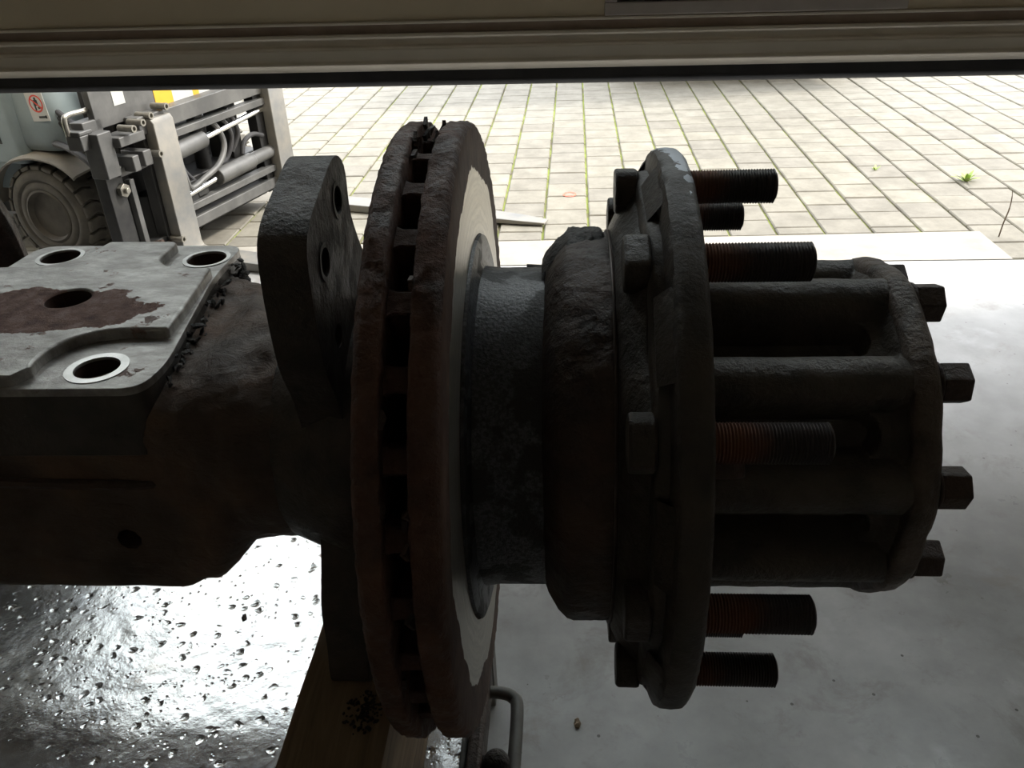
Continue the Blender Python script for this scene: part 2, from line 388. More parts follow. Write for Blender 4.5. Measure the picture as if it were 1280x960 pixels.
def cut(o, cutter_bm):
    me = bpy.data.meshes.new('c'); cutter_bm.to_mesh(me); c = bpy.data.objects.new('c', me); C.objects.link(c)
    c.matrix_world = Matrix.Translation(o.location) if o.parent is None else o.parent.matrix_basis.copy()
    b = o.modifiers.new('b', 'BOOLEAN'); b.object = c; b.operation = 'DIFFERENCE'; b.solver = 'EXACT'
    bpy.context.view_layer.update(); dg = bpy.context.evaluated_depsgraph_get()
    nm = bpy.data.meshes.new_from_object(o.evaluated_get(dg)); o.modifiers.clear(); o.data = nm
    bpy.data.objects.remove(c)

# ------------------------------------------------------------------ the setting
FY = 3.16
struct(link('floor', bbox(-4.2, 4.2, -4.2, FY, -.12, 0), M['floor'], smooth=False))
DB = math.radians(-.38)
# outdoor ground, threshold and pavers
yr = math.radians(.7)
g = struct(link('yard_ground', bbox(-9, 12, FY+.001, 16, -.20, -.012), M['moss'], smooth=False)); 
bm = bmesh.new(); ys = [(-4.3, 3.36), (4.3, 3.53)]
v = [bm.verts.new(p) for p in ((-4.3, FY+.007, -.15), (1.745, FY+.007, -.15), (1.745, 3.479, -.15), (-4.3, 3.36, -.15), (-4.3, FY+.007, .001), (1.745, FY+.007, .001), (1.745, 3.479, .001), (-4.3, 3.36, .001))]
for f in ((0, 1, 2, 3), (4, 5, 6, 7), (0, 1, 5, 4), (1, 2, 6, 5), (2, 3, 7, 6), (3, 0, 4, 7)): bm.faces.new([v[i] for i in f])
struct(link('door_threshold', bm, M['curb'], smooth=False))
def screen(p):
    c = Rm.transposed() @ (Vector(p)-Vector((0, 0, 1.3))); return 640+FPX*c.x/-c.z, 480-FPX*c.y/-c.z
pitch = .2030; gap = .0075
cells = []
for i in range(-26, 34):
    X0 = 1.108+i*pitch
    offs = (.5 if i % 2 else 0)+random.uniform(-.04, .04)
    for j in range(-3, 50):
        a, b = X0, X0+pitch; c = 3.455+(j-offs)*pitch; d = c+pitch
        # skew of the bed, border rows cut to the threshold
        lim = 3.36+(a+4.3)/8.6*.17+.012
        if a > 1.70: lim = FY+.02
        c2 = max(c, lim)
        if d-c2 < .03: continue
        m = Vector(((a+b)/2, (c2+d)/2, 0)); px = screen(m)
        x_skew = .009*(m.y-3.4)
        cells.append((a, b, c2, d, x_skew, px))
vis = [q for q in cells if -40 < q[5][0] < 1320 and q[5][1] > 84 and not (q[5][0] < 330 and q[5][1] < 200)]
vis.sort(key=lambda q: (q[4], -q[5][1])); near = set(map(id, vis[:299]))
def paver_bm(bm, a, b, c, d, z, h, e=.0045):
    g2 = .0055; g3 = .0032; x0, x1, y0, y1 = a+g2, b-g2, c+g3, d-g3
    lo = [bm.verts.new(p) for p in ((x0, y0, z-h), (x1, y0, z-h), (x1, y1, z-h), (x0, y1, z-h))]
    mi = [bm.verts.new(p) for p in ((x0, y0, z-e), (x1, y0, z-e), (x1, y1, z-e), (x0, y1, z-e))]
    hi = [bm.verts.new(p) for p in ((x0+e, y0+e, z), (x1-e, y0+e, z), (x1-e, y1-e, z), (x0+e, y1-e, z))]
    for A, B in ((lo, mi), (mi, hi)):
        for k in range(4): bm.faces.new((A[k], A[(k+1) % 4], B[(k+1) % 4], B[k]))
    bm.faces.new(hi)
std = None; rest = bmesh.new()
for q in cells:
    a, b, c, d, s, px = q; z = random.uniform(-.0025, .0015)
    if id(q) in near:
        full = abs((d-c)-pitch) < 1e-4
        if full:
            if std is None:
                t = bmesh.new(); paver_bm(t, -pitch/2, pitch/2, -pitch/2, pitch/2, 0, .04)
                o = link('paver', t, M['paver'], g, smooth=False); std = o.data
            else:
                o = bpy.data.objects.new('paver', std); C.objects.link(o); o.parent = g
        else:
            t = bmesh.new(); paver_bm(t, -pitch/2, pitch/2, (c-d)/2, (d-c)/2, 0, .04); o = link('paver', t, M['paver'], g, smooth=False)
        o.location = ((a+b)/2+s, (c+d)/2, z); o.rotation_euler = (random.uniform(-.006, .006), random.uniform(-.006, .006), random.uniform(-.008, .008))
    else: paver_bm(rest, a+s, b+s, c, d, z, .04)
o = link('paver_field', rest, M['paverbig'], g, smooth=False); o['kind'] = 'stuff'
# room shell
DY = 2.90; ZC = 4.7
struct(link('wall_left', bbox(-4.4, -4.2, -4.4, 3.2, 0, ZC), M['wall'], smooth=False))
struct(link('wall_right', bbox(4.2, 4.4, -4.4, 3.2, 0, ZC), M['wall'], smooth=False))
struct(link('wall_back', bbox(-4.4, 4.4, -4.4, -4.2, 0, ZC), M['wall'], smooth=False))
struct(link('ceiling', bbox(-4.4, 4.4, -4.4, 3.3, ZC, ZC+.15), M['ceil'], smooth=False))
bm = bmesh.new(); box(bm, -4.4, -3.0, DY+.06, 3.18, 0, ZC); box(bm, 2.7, 4.4, DY+.06, 3.18, 0, ZC); box(bm, -3.0, 2.7, DY+.06, 3.18, 4.25, ZC)
struct(link('wall_front', bm, M['render'], smooth=False))
# sectional door, hanging slightly out of level
door = bpy.data.objects.new('door_1', None); C.objects.link(door); door.location = (0, DY, .757); door.rotation_euler = (0, math.radians(.49), 0); struct(door)
X0, X1 = -3.05, 2.75
def dpart(name, z0, z1, y0, y1, m, bev=.003, x0=X0, x1=X1): return link(name, bbox(x0, x1, y0, y1, z0, z1), M[m], door, bevel=bev)
bm = bmesh.new(); prof = [(-.006, .0), (-.016, .008), (-.020, .018), (-.017, .026), (-.018, .040), (-.012, .054), (-.012, .075), (.03, .078), (.03, .05), (.026, .015), (.01, 0)]
vs = [[bm.verts.new((x, y, z)) for y, z in prof] for x in (X0, X1)]
for i in range(len(prof)): bm.faces.new((vs[0][i], vs[0][(i+1) % len(prof)], vs[1][(i+1) % len(prof)], vs[1][i]))
bm.faces.new(vs[0]); bm.faces.new(vs[1][::-1]); link('rubber_seal', bm, M['rubber'], door, bevel=.003)
bm = bmesh.new(); prof = [(-.016, .050), (-.024, .068), (-.030, .073), (-.029, .077), (-.020, .084), (-.019, .117), (-.016, .119), (-.015, .126), (.004, .130), (.004, .148), (-.022, .152), (-.026, .157), (-.024, .166), (.03, .166), (.03, .050)]
vs = [[bm.verts.new((x, y, z)) for y, z in prof] for x in (X0, X1)]
for i in range(len(prof)): bm.faces.new((vs[0][i], vs[0][(i+1) % len(prof)], vs[1][(i+1) % len(prof)], vs[1][i]))
bm.faces.new(vs[0]); bm.faces.new(vs[1][::-1]); link('bottom_rail', bm, M['doorrail'], door, bevel=.002)
dpart('rail_flange', .166, .194, -.010, .03, 'doordark', .001)
dpart('rail_lip', .194, .203, -.022, .03, 'doorrail', .002)
# panels: lowest has a small framed vent window whose foot shows at the top of the picture
def panel(z0, z1, wins, d=.014):
    bm = bmesh.new(); xs = [X0]+[v for wn in wins for v in wn[:2]]+[X1]
    if wins:
        wz0, wz1 = wins[0][2], wins[0][3]
        box(bm, X0, X1, -d, .028, z0, wz0); box(bm, X0, X1, -d, .028, wz1, z1)
        for k in range(0, len(xs), 2): box(bm, xs[k], xs[k+1], -d, .028, wz0, wz1)
    else: box(bm, X0, X1, -d, .028, z0, z1)
    o = link('door_panel', bm, M['doorpanel'], door, bevel=.002)
    for (a, b, c, e) in wins:
        bm = bmesh.new(); t = .038
        box(bm, a, b, -.026, .03, c, c+t); box(bm, a, b, -.026, .03, e-t, e); box(bm, a, a+t, -.026, .03, c+t, e-t); box(bm, b-t, b, -.026, .03, c+t, e-t)
        f = link('window_frame', bm, M['winframe'], o, bevel=.003)
        bm = bmesh.new(); box(bm, a+t, b-t, -.012, .02, c+t, c+t+.008); box(bm, a+t, b-t, -.012, .02, e-t-.008, e-t); link('gasket', bm, M['rubber'], o, smooth=False)
        link('pane', bbox(a+t, b-t, .002, .008, c+t, e-t), M['glass'] if c > .6 else M['winframe'], o, smooth=False)
panel(.203, .80, [(.118, 1.052, .206, .70)])
panel(.803, 1.36, [])
for z0 in (1.38, 2.33):
    panel(z0, z0+.93, [(-2.45, -.95, z0+.03, z0+.90), (-.80, .70, z0+.03, z0+.90), (.85, 2.35, z0+.03, z0+.90)])
panel(3.27, 3.50, [])

# ------------------------------------------------------------------ workbench and timber
BZ = .66
bx1 = -.094
bt = thing('workbench', 'steel workbench with a bright pitted top under the rusty axle', 'workbench', (-.85, .55, 0))
def L(x, y, z): return (x+.85, y-.55, z)
bm = bmesh.new(); n1, n2 = 120, 60; g0 = []
for i in range(n1+1):
    row = []
    for j in range(n2+1):
        x = -1.7+(bx1+1.7)*i/n1; y = .12+.98*j/n2
        row.append(bm.verts.new(L(x, y, BZ+.0007*noise.noise((x*9, y*9, 0))*(0 if i == n1 else 1))))
    g0.append(row)
for i in range(n1):
    for j in range(n2): bm.faces.new((g0[i][j], g0[i+1][j], g0[i+1][j+1], g0[i][j+1]))
ex = bmesh.ops.extrude_face_region(bm, geom=bm.faces[:]); 
for e in ex['geom']:
    if isinstance(e, bmesh.types.BMVert): e.co.z -= .012
link('bench_top', bm, M['bench'], bt)
bm = bmesh.new(); box(bm, -1.7+.85, bx1+.85, -.42, -.38, BZ-.08, BZ-.013); box(bm, -.85, bx1+.85, .50, .54, BZ-.08, BZ-.013); box(bm, bx1+.85-.03, bx1+.85+.003, -.38, .5, BZ-.06, BZ-.013); box(bm, -.85, -.82, -.38, .5, BZ-.08, BZ-.013)
link('frame', bm, M['paintgrey'], bt, bevel=.003)
for (x, y) in ((-1.66, .17), (-1.66, 1.05), (-.16, .17), (-.16, 1.05)): link('leg', bbox(x+.85-.025, x+.85+.025, y-.55-.025, y-.55+.025, 0, BZ-.08), M['paintgrey'], bt, bevel=.003)
bm = bmesh.new(); box(bm, bx1+.85+.004, bx1+.85+.018, -.35, .02, BZ-.05, BZ-.008); link('side_bar', bm, M['rustdark'], bt, bevel=.004)
bm = bmesh.new(); hz = BZ-.03
tube(bm, [L(-.080, .545, hz), L(-.066, .545, hz), L(-.054, .540, hz), L(-.049, .525, hz), L(-.049, .45, hz), L(-.049, .36, hz), L(-.049, .27, hz), L(-.054, .25, hz), L(-.07, .245, hz), L(-.082, .245, hz)], .0062, 14)
o = link('handle', bm, M['paintgrey'], bt); o['label'] = 'bent grey tube handle with worn paint'
bm = bmesh.new(); bmesh.ops.create_uvsphere(bm, u_segments=20, v_segments=12, radius=.012, matrix=Matrix.Translation(L(-.064, .462, BZ-.02))); cyl(bm, L(-.08, .462, BZ-.02), L(-.064, .462, BZ-.02), .006)
link('clamp_knob', bm, M['grime'], bt)
TZ = .812
bm = bmesh.new(); tx0, tx1 = -.198, -.124; n = 40; rows = []
for i in range(n+1):
    y = .20+(.70-.20)*i/n; dx = .0025*noise.noise((0, y*12, 3)); dz = .0015*noise.noise((5, y*14, 3)); s = .012 if i > n-3 else 0
    cs = [(tx0+dx, BZ+.001), (tx1+dx, BZ+.001), (tx1+dx, TZ-.006), (tx1-.006+dx, TZ+dz), (tx0+.03, TZ+dz*.5), (tx0+.004+dx, TZ-.004)]
    rows.append([bm.verts.new((x, y, z)) for x, z in cs])
for a, b in zip(rows, rows[1:]):
    for k in range(6): bm.faces.new((a[k], a[(k+1) % 6], b[(k+1) % 6], b[k]))
bm.faces.new(rows[0]); bm.faces.new(rows[-1][::-1])
for vv in bm.verts: vv.co -= Vector((-.161, .45, BZ+.001))
tag(link('timber_block', bm, M['wood'], loc=(-.161, .45, BZ+.001)), 'brown oil-stained timber block on the workbench propping up the axle bracket', 'timber block')
bm = bmesh.new()
for k in range(110):
    a = random.uniform(0, 6.3); r = random.uniform(0, 1)**.7; q = random.uniform(.0006, .0016)
    c = Vector((-.143+r*.014*math.cos(a), .377+r*.018*math.sin(a), TZ+q*.6))
    bmesh.ops.create_icosphere(bm, subdivisions=1, radius=q, matrix=Matrix.Translation(c) @ Matrix.Rotation(random.random()*3, 4, 'Z') @ Matrix.Diagonal((1, random.uniform(.8, 2), .6, 1)))
for vv in bm.verts: vv.co -= Vector((-.138, .352, TZ))
o = link('dirt_crumbs', bm, M['grime'], loc=(-.138, .352, TZ+.0005)); tag(o, 'dark greasy dirt crumbs on the timber below the axle bracket', 'dirt'); o['kind'] = 'stuff'

# ------------------------------------------------------------------ the axle
AX = Vector((0, .5148, .9629))
ax = thing('truck_axle', 'dark rusty truck axle end with brake disc and studded wheel hub', 'axle', AX)
# hollow body lofted from a rounded box to a round tube
def sect(bm, x, cy, cz, hy, hz, e, n=64, amp=.0012):
    ring = []
    for k in range(n):
        t = 2*PI*k/n; c, s = math.cos(t), math.sin(t)
        y = cy+hy*math.copysign(abs(c)**(2/e), c); z = cz+hz*math.copysign(abs(s)**(2/e), s)
        q = noise.fractal(Vector((x, y, z))*38, 1, 2, 4)*amp+noise.noise(Vector((x*200, y*200, z*200)))*amp*.3; rr = Vector((0, y-cy, z-cz)).normalized()*q
        ring.append(bm.verts.new((x, y+rr.y, z+rr.z)))
    return ring
S = []
def addsec(x0, x1, n, p0, p1, amp):
    for i in range(n):
        t = i/n; t2 = t*t*(3-2*t); S.append((x0+(x1-x0)*t, [a+(b-a)*t2 for a, b in zip(p0, p1)], amp))
PB = (.032, -.018, .112, .086, 9); 
addsec(-1.25, -.285, 60, PB, PB, .0012)
addsec(-.285, -.262, 8, PB, (.026, -.014, .108, .082, 7), .0018)
addsec(-.262, -.228, 14, (.026, -.014, .108, .082, 7), (.004, .000, .087, .079, 2.4), .0022)
addsec(-.228, -.12, 54, (.004, .000, .087, .079, 2.4), (.004, .002, .080, .078, 2), .0028)
bm = bmesh.new(); rr = [sect(bm, x, *p[:4], p[4], 120, amp) for x, p, amp in S]
for a, b in zip(rr, rr[1:]):
    for k in range(120): bm.faces.new((a[k], a[(k+1) % 120], b[(k+1) % 120], b[k]))
bm.faces.new(rr[0]); bm.faces.new(rr[-1][::-1])
body = link('axle_body', bm, M['beam'], ax, angle=60)
c = bmesh.new(); cyl(c, (-.309, -.13, -.045), (-.309, -.04, -.045), .009, n=9); cyl(c, (-.374, .0402, .2), (-.374, .0402, -.04), .0165, n=32)
cut(body, c); c.free()
# seam ridge along the near face
bm = bmesh.new(); tube(bm, [(-1.24, -.081, .005), (-.7, -.0815, .004), (-.45, -.081, .006), (-.30, -.081, .004), (-.275, -.074, .004), (-.262, -.066, .004)], .0038, 8, 12)
link('weld_seam', bm, M['rustdark'], ax)
# spring pad
hl = [(-.307, .1354, .0163), (-.4415, .1438, .0163), (-.3084, -.0548, .0145), (-.4415, -.0520, .0163)]
ch = (-.3766, .0398, .0165)
lowo = roundpoly([(-.2690, -.081), (-.2640, -.05), (-.2870, .10), (-.2850, .166), (-.474, .172), (-.478, .10), (-.478, -.02), (-.478, -.083)], [.014, .02, .03, .016, .02, .02, .02, .02], 6)
low = link('spring_pad', plate(lowo, hl+[ch], 'Z', .028, .0795), M['pad'], ax, bevel=.0045, seg=3)
r = .031
def arc(cx, cy, r, a0, a1, n=9): return [(cx+r*math.cos(math.radians(a0+(a1-a0)*k/n)), cy+r*math.sin(math.radians(a0+(a1-a0)*k/n))) for k in range(n+1)]
ro = [(-.279, .02), (-.2875, .098)]+arc(-.307, .132, .034, 272, 200, 6)+[(-.3395, .155), (-.343, .1585), (-.402, .160)]+arc(-.4415, .140, .034, -10, -85, 6)+[(-.474, .104), (-.476, -.01)]+arc(-.4415, -.052, .036, 110, 15, 8)+[(-.400, -.079), (-.352, -.079)]+arc(-.3084, -.052, .039, 200, 92, 9)+[(-.277, -.012)]
up = link('pad_face', plate(ro, [ch], 'Z', .070, .0875), M['pad'], low, bevel=.003, seg=3)
for hx, hy, hr in hl+[ch]:
    bm = bmesh.new(); ringmesh(bm, (hx, hy, .0), (0, 0, 1), hr-.0001, hr+.0022, .078 if (hx, hy, hr) != ch else .086)
    link('bore', bm, M['hole'], low)
for k, (hx, hy, hr) in enumerate(hl):
    bm = bmesh.new(); ringmesh(bm, (hx, hy, .0795), (0, 0, 1), hr+.0002, hr+(.0058 if k == 2 else .0036), .0006, 40)
    o = link('washer_mark', bm, M['bright'], low); o['label'] = 'bright steel ring worn around the bolt hole'
# rust crust between pad and tube
bm = bmesh.new()
for k in range(230):
    t = random.random(); p = Vector((-.2655-.020*t+random.uniform(-.003, .007), -.06+t*.21, .070+random.uniform(-.020, .006)))
    bmesh.ops.create_icosphere(bm, subdivisions=1, radius=random.uniform(.0015, .0042), matrix=Matrix.Translation(p) @ Matrix.Rotation(random.random()*3, 4, 'Y') @ Matrix.Rotation(random.random()*3, 4, 'Z') @ Matrix.Diagonal((1, random.uniform(.6, 1.8), .4, 1)))
for vv in bm.verts: vv.co += noise.noise_vector(vv.co*500)*.0012
o = link('rust_crust', bm, M['grime'], ax, smooth=False); o['kind'] = 'stuff'

# caliper bracket
out = [(-.0945, .176), (-.080, .187), (-.020, .2045), (-.004, .203), (.009, .192), (.0045, .163), (.022, .131), (.060, .095), (.10, .05), (.105, -.03), (.08, -.085), (.03, -.118), (-.03, -.132), (-.075, -.148), (-.112, -.1505),
       (-.118, -.140), (-.110, -.112), (-.1095, -.083), (-.092, -.056), (-.079, -.028), (-.0735, .003), (-.075, .030), (-.084, .074), (-.0965, .098), (-.0985, .125), (-.098, .15)]
out = roundpoly(out, .012, 3)
br = link('caliper_bracket', plate(out, [(-.0195, .1785, .0085), (-.0640, .1555, .0085), (-.060, .105, .0075)], 'X', -.170, -.142, 24), M['forge'], ax, bevel=.0045, seg=3)
bm = bmesh.new(); revolve(bm, [(-.196, .070), (-.194, .084), (-.172, .092), (-.150, .100), (-.128, .094), (-.118, .070)], 96, amp=.0015, nsc=40)
link('bracket_boss', bm, M['forge'], br, angle=50)
for (y, z) in ((-.0195, .1785), (-.0640, .1555)):
    bm = bmesh.new(); ringmesh(bm, (-.1421, y, z), (1, 0, 0),   .0086, .0118, .0005); link('boss_ring', bm, M['forge'], br)
bm = bmesh.new(); revolve(bm, [(-.150, .078), (-.11, .074), (-.07, .074)], 64); link('spindle', bm, M['grime'], ax)

# ventilated brake disc
def crust(x, r, th): return r
def rimprof(x0, x1, ro, ri, ch0, ch1):
    P = [(x0, ri)]
    for k in range(1, 11): P.append((x0, ri+(ro-ch0-ri)*k/10))
    P.append((x0+ch0*.5, ro-ch0*.35)); P.append((x0+ch0, ro))
    for k in range(1, 5): P.append((x0+ch0+(x1-ch1-x0-ch0)*k/5, ro))
    P += [(x1-ch1, ro), (x1-ch1*.4, ro-ch1*.4)]
    for k in range(0, 11): P.append((x1, ro-ch1+(ri-ro+ch1)*k/10))
    return P
bm = bmesh.new(); rg = revolve(bm, rimprof(-.0785, -.0625, .2145, .100, .0015, .004), 460, closed=True, amp=.0008, nsc=110, seed=2, fine=.0009)
for f in bm.faces:
    c = f.calc_center_median(); r = math.hypot(c.y, c.z)
    if c.x > -.0643 and r < .2105: f.material_index = 1
disc = link('brake_disc', bm, [M['rust'], M['discface']], ax, angle=50); disc['label'] = 'rusty ventilated disc with a bare steel friction band'
# flatten the machined face
for v_ in disc.data.vertices:
    if v_.co.x > -.0643 and math.hypot(v_.co.y, v_.co.z) < .2075: v_.co.x = -.0622
bm = bmesh.new(); revolve(bm, rimprof(-.107, -.0925, .2150, .100, .004, .0015), 460, closed=True, amp=.0008, nsc=110, seed=6, fine=.0009)
link('inner_plate', bm, M['rust'], disc, angle=50)
NV = 31; vane = None
for k in range(NV):
    th = 2*PI*k/NV+math.radians(6.3)
    if vane is None:
        bm = bmesh.new(); ro_, ri_ = .2035, .118
        # blade along the radius: local axes x = axle, y = tangent, z = radius
        segs = 8; R_ = []
        for i in range(segs+1):
            t = i/segs; r_ = ri_+(ro_-ri_)*t; hw = .0038+.0032*t**2; row = []
            for (xx, yy) in ((-.0935, -1.25), (-.089, -1), (-.0815, -1), (-.0775, -1.25), (-.0775, 1.25), (-.0815, 1), (-.089, 1), (-.0935, 1.25)):
                row.append(bm.verts.new((xx, yy*hw+.0007*noise.noise((r_*300, yy, xx*200)), r_+(.0012*noise.noise((xx*300, yy*3, 1)) if i == segs else 0))))
            R_.append(row)
        for a, b in zip(R_, R_[1:]):
            for j in range(8): bm.faces.new((a[j], a[(j+1) % 8], b[(j+1) % 8], b[j]))
        bm.faces.new(R_[0]); bm.faces.new(R_[-1][::-1]); o = link('cooling_vane', bm, M['rust'], disc, bevel=.001, seg=1); vane = o
    else: o = vane.copy(); C.objects.link(o); o.parent = disc
    d = TC*math.cos(th)+VC*math.sin(th); o.rotation_euler = (math.atan2(-d.y, d.z), 0, 0)
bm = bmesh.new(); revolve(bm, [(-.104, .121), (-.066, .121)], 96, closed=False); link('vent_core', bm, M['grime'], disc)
# rust flakes lifting along the slot edges
bm = bmesh.new()
for k in range(46):
    th = math.radians(random.choice([random.gauss(99, 9), random.uniform(40, 110), random.uniform(-110, 110)])); sx = random.choice((-.0915, -.0795)); r0 = .2125+random.uniform(-.004, .0025)
    p = pol(sx+random.uniform(-.0015, .0015), r0, th); tgd = (pol(0, 1, th+.5*PI)).normalized()
    q = [p+tgd*random.uniform(-.007, -.002), p+Vector((random.uniform(-.003, .003), 0, 0))+pol(0, random.uniform(.001, .0045), th), p+tgd*random.uniform(.002, .006), p-pol(0, .004, th)]
    nn = Vector((.0011, 0, 0)); a = [bm.verts.new(x-nn) for x in q]; b = [bm.verts.new(x+nn) for x in q]
    bm.faces.new(a); bm.faces.new(b[::-1])
    for i in range(4): bm.faces.new((a[i], a[(i+1) % 4], b[(i+1) % 4], b[i]))
o = link('rust_flakes', bm, M['rustdark'], disc, smooth=False); o['kind'] = 'stuff'

# wheel hub: neck, grease ring, back web, flange
bm = bmesh.new(); revolve(bm, [(-.0635, .139), (-.0600, .1385), (-.0585, .134), (-.0600, .121), (-.058, .1165), (-.048, .1150), (-.010, .1150), (.005, .1150)], 128, amp=.0004, nsc=60)
hub = link('wheel_hub', bm, M['neck'], ax, angle=50)
bm = bmesh.new(); pr = [(-.016, .112), (-.0135, .120), (-.0075, .131), (-.001, .1375)]+[(x*.001, .139) for x in (4, 8, 12, 16, 20, 24)]+[(.0275, .1385), (.0285, .135), (.0287, .112)]
revolve(bm, pr, 320, amp=.0012, nsc=55, seed=4, fine=.0008); o = link('sensor_ring', bm, M['rustdark'], hub, angle=60)
bm = bmesh.new(); R_ = []
for i in range(150):
    th = math.radians(58+i*.75); row = []; ed = .5+.5*math.tanh(min(i, 149-i)/3-1.2)
    for j in range(26):
        t = j/25; px_, pr_ = ((-.0175+.018*(t/.4), .119+.0205*(t/.4)**.8) if t < .4 else (.0005+.0255*((t-.4)/.6), .1400))
        p = pol(px_, pr_, th); k = noise.fractal(p*90, 1, 2, 5)*.0022+max(-.2, noise.noise(p*300))*.0012
        e2 = min(1, (25-j)/2); row.append(bm.verts.new(pol(px_, pr_-.0025+(.0042+k)*ed*e2, th+.02*noise.noise((j*.5, i//75, 2)))))
    R_.append(row)
for a, b in zip(R_, R_[1:]):
    for j in range(25): bm.faces.new((a[j], a[j+1], b[j+1], b[j]))
link('dirt_crust', bm, M['grime'], hub, angle=180)
bm = bmesh.new(); box(bm, -.030, -.008, .0585, .0615, .0985, .1)
for vv in bm.verts: vv.co.z += .0015 if vv.co.x < -.02 else 0
link('paint_flake', bm, M['grime'], hub, smooth=False)
bm = bmesh.new(); revolve(bm, [(.0265, .12), (.0268, .1408), (.0275, .1413), (.0288, .1405), (.029, .12)], 160, closed=True); link('ring_lip', bm, M['thread'], hub)
PH = math.radians(-3.4)
def lobe(th, n=10): return .5+.5*math.cos(n*(th-PH))
bm = bmesh.new()
pr = [(.027, .112), (.0275, .132), (.0295, .1425), (.034, .149), (.0395, .154), (.0435, .158)]
revolve(bm, pr+[(.050, .158), (.050, .11)], 240, rf=lambda x, r, th: r+((x-.027)/.023)*.016*lobe(th)*(1 if r > .12 else 0), amp=.0012, nsc=50); link('hub_web', bm, M['hub'], hub, angle=50)
bm = bmesh.new()
def fl(x, r, th):
    if x < .0535 and r > .15: return r-.006+.0075*lobe(th)
    return r
revolve(bm, [(.044, .12), (.0445, .172), (.0455, .1765), (.048, .1785), (.0530, .1790), (.0545, .1865), (.0565, .1925), (.0600, .1942), (.0655, .1945), (.0710, .1940), (.0740, .1915), (.0748, .186), (.0750, .12)], 300, rf=fl, amp=.0006, nsc=70)
flg = link('hub_flange', bm, M['flange'], hub, angle=45)
# raised gusset facets between stud bosses on the flange back
gm = None
for k in range(10):
    th = PH+2*PI*(k+.5)/10
    if gm is None:
        bm = bmesh.new()   # x axle, y tangent, z radius
        P = [(.046, -.026, .173), (.046, .026, .173), (.053, .020, .1855), (.053, -.020, .1855), (.0585, -.028, .1905), (.0585, .028, .1905), (.0585, .0, .1935)]
        vs = [bm.verts.new(p) for p in P]
        for f in ((0, 1, 2, 3), (3, 2, 5, 6, 4), (0, 3, 4), (1, 5, 2)): bm.faces.new([vs[i] for i in f])
        bm.faces.new([vs[i] for i in (0, 4, 6, 5, 1)])
        gm = o = link('gusset', bm, M['flange'], hub, bevel=.001)
    else: o = gm.copy(); C.objects.link(o); o.parent = hub
    d = TC*math.cos(th)+VC*math.sin(th); o.rotation_euler = (math.atan2(-d.y, d.z), 0, 0)
# wheel studs
sm = None; hm = None
for k in range(10):
    th = PH+2*PI*k/10
    if sm is None:
        bm = bmesh.new(); prof = [(.070, .0108), (.0755, .0108)]; x = .0765
        while x < .1345: prof += [(x, .01125), (x+.00085, .0103), (x+.0017, .01125)]; x += .0018
        prof += [(.1352, .0108), (.1362, .0102), (.1372, .0088), (.1374, .006)]
        n = 32; rings = [[bm.verts.new((px, rr_*math.cos(2*PI*i/n), rr_*math.sin(2*PI*i/n))) for i in range(n)] for px, rr_ in prof]
        for a, b in zip(rings, rings[1:]):
            for i in range(n): bm.faces.new((a[i], a[(i+1) % n], b[(i+1) % n], b[i]))
        bm.faces.new(rings[0]); bm.faces.new(rings[-1][::-1]); o = sm = link('wheel_stud', bm, M['studs'], hub, angle=30)
        bm = bmesh.new(); cyl(bm, (.0315, 0, 0), (.0465, 0, 0), .0165, n=32)
        for vv in bm.verts:
            if vv.co.z > .0125: vv.co.z = .0125
        h = hm = link('stud_head', bm, M['hub'], hub, bevel=.0018)
    else:
        o = sm.copy(); C.objects.link(o); o.parent = hub; h = hm.copy(); C.objects.link(h); h.parent = hub
    d = TC*math.cos(th)+VC*math.sin(th); p = d*.1690
    o.location = p; h.location = p; h.rotation_euler = (math.atan2(-d.y, d.z), 0, 0)
# pilot lugs
lm = None
for deg in (-7, 99, 205, 160):
    th = math.radians(deg)
    if lm is None:
        bm = bmesh.new(); P = []
        for x, r0 in ((.070, .1425), (.094, .1420), (.1, .1385)):
            P.append([[bm.verts.new((x, rr_*math.sin(a), rr_*math.cos(a))) for a in [(-.10+.20*i/8) for i in range(9)]] for rr_ in (.115, r0)])
        for A, B in zip(P, P[1:]):
            for i in range(8):
                bm.faces.new((A[1][i], A[1][i+1], B[1][i+1], B[1][i])); bm.faces.new((A[0][i], A[0][i+1], B[0][i+1], B[0][i]))
            for e in (0, 8): bm.faces.new((A[0][e], A[1][e], B[1][e], B[0][e]))
        for A in (P[0], P[-1]):
            for i in range(8): bm.faces.new((A[0][i], A[0][i+1], A[1][i+1], A[1][i]))
        o = lm = link('pilot_lug', bm, M['rustdark'], hub, bevel=.001)
    else: o = lm.copy(); C.objects.link(o); o.parent = hub
    d = TC*math.cos(th)+VC*math.sin(th); o.rotation_euler = (math.atan2(-d.y, d.z), 0, 0)
# hub barrel with ten bolt ribs and pockets
BP = math.radians(14)
def sm_(a, b, x):
    t = min(1, max(0, (x-a)/(b-a))); return t*t*(3-2*t)
def barrel(x, r, th):
    if r < .05: return r
    k = round((th-BP)/(PI/5)); dl = (th-BP)-k*PI/5
    rho = .0165; Rc = .1015; rib = 0
    if abs(Rc*math.sin(dl)) < rho: rib = Rc*math.cos(dl)+math.sqrt(rho**2-(Rc*math.sin(dl))**2)
    vc = (PI/10-abs(dl))*.098; L_ = .1875-x; hw = .0125; rc = .011
    qx = max(0, abs(vc)-(hw-rc)); qy = max(0, rc-L_) if L_ < rc else 0
    sd = rc-math.hypot(qx, qy)
    base = .1005-.018*sm_(-.0008, .0022, sd)*sm_(.084, .088, x)
    base += .010*sm_(.193, .203, x)
    m = max(base, rib); s = min(base, rib); d_ = m-s; kk = .0025
    return m+max(0, kk-d_)**2/(4*kk)
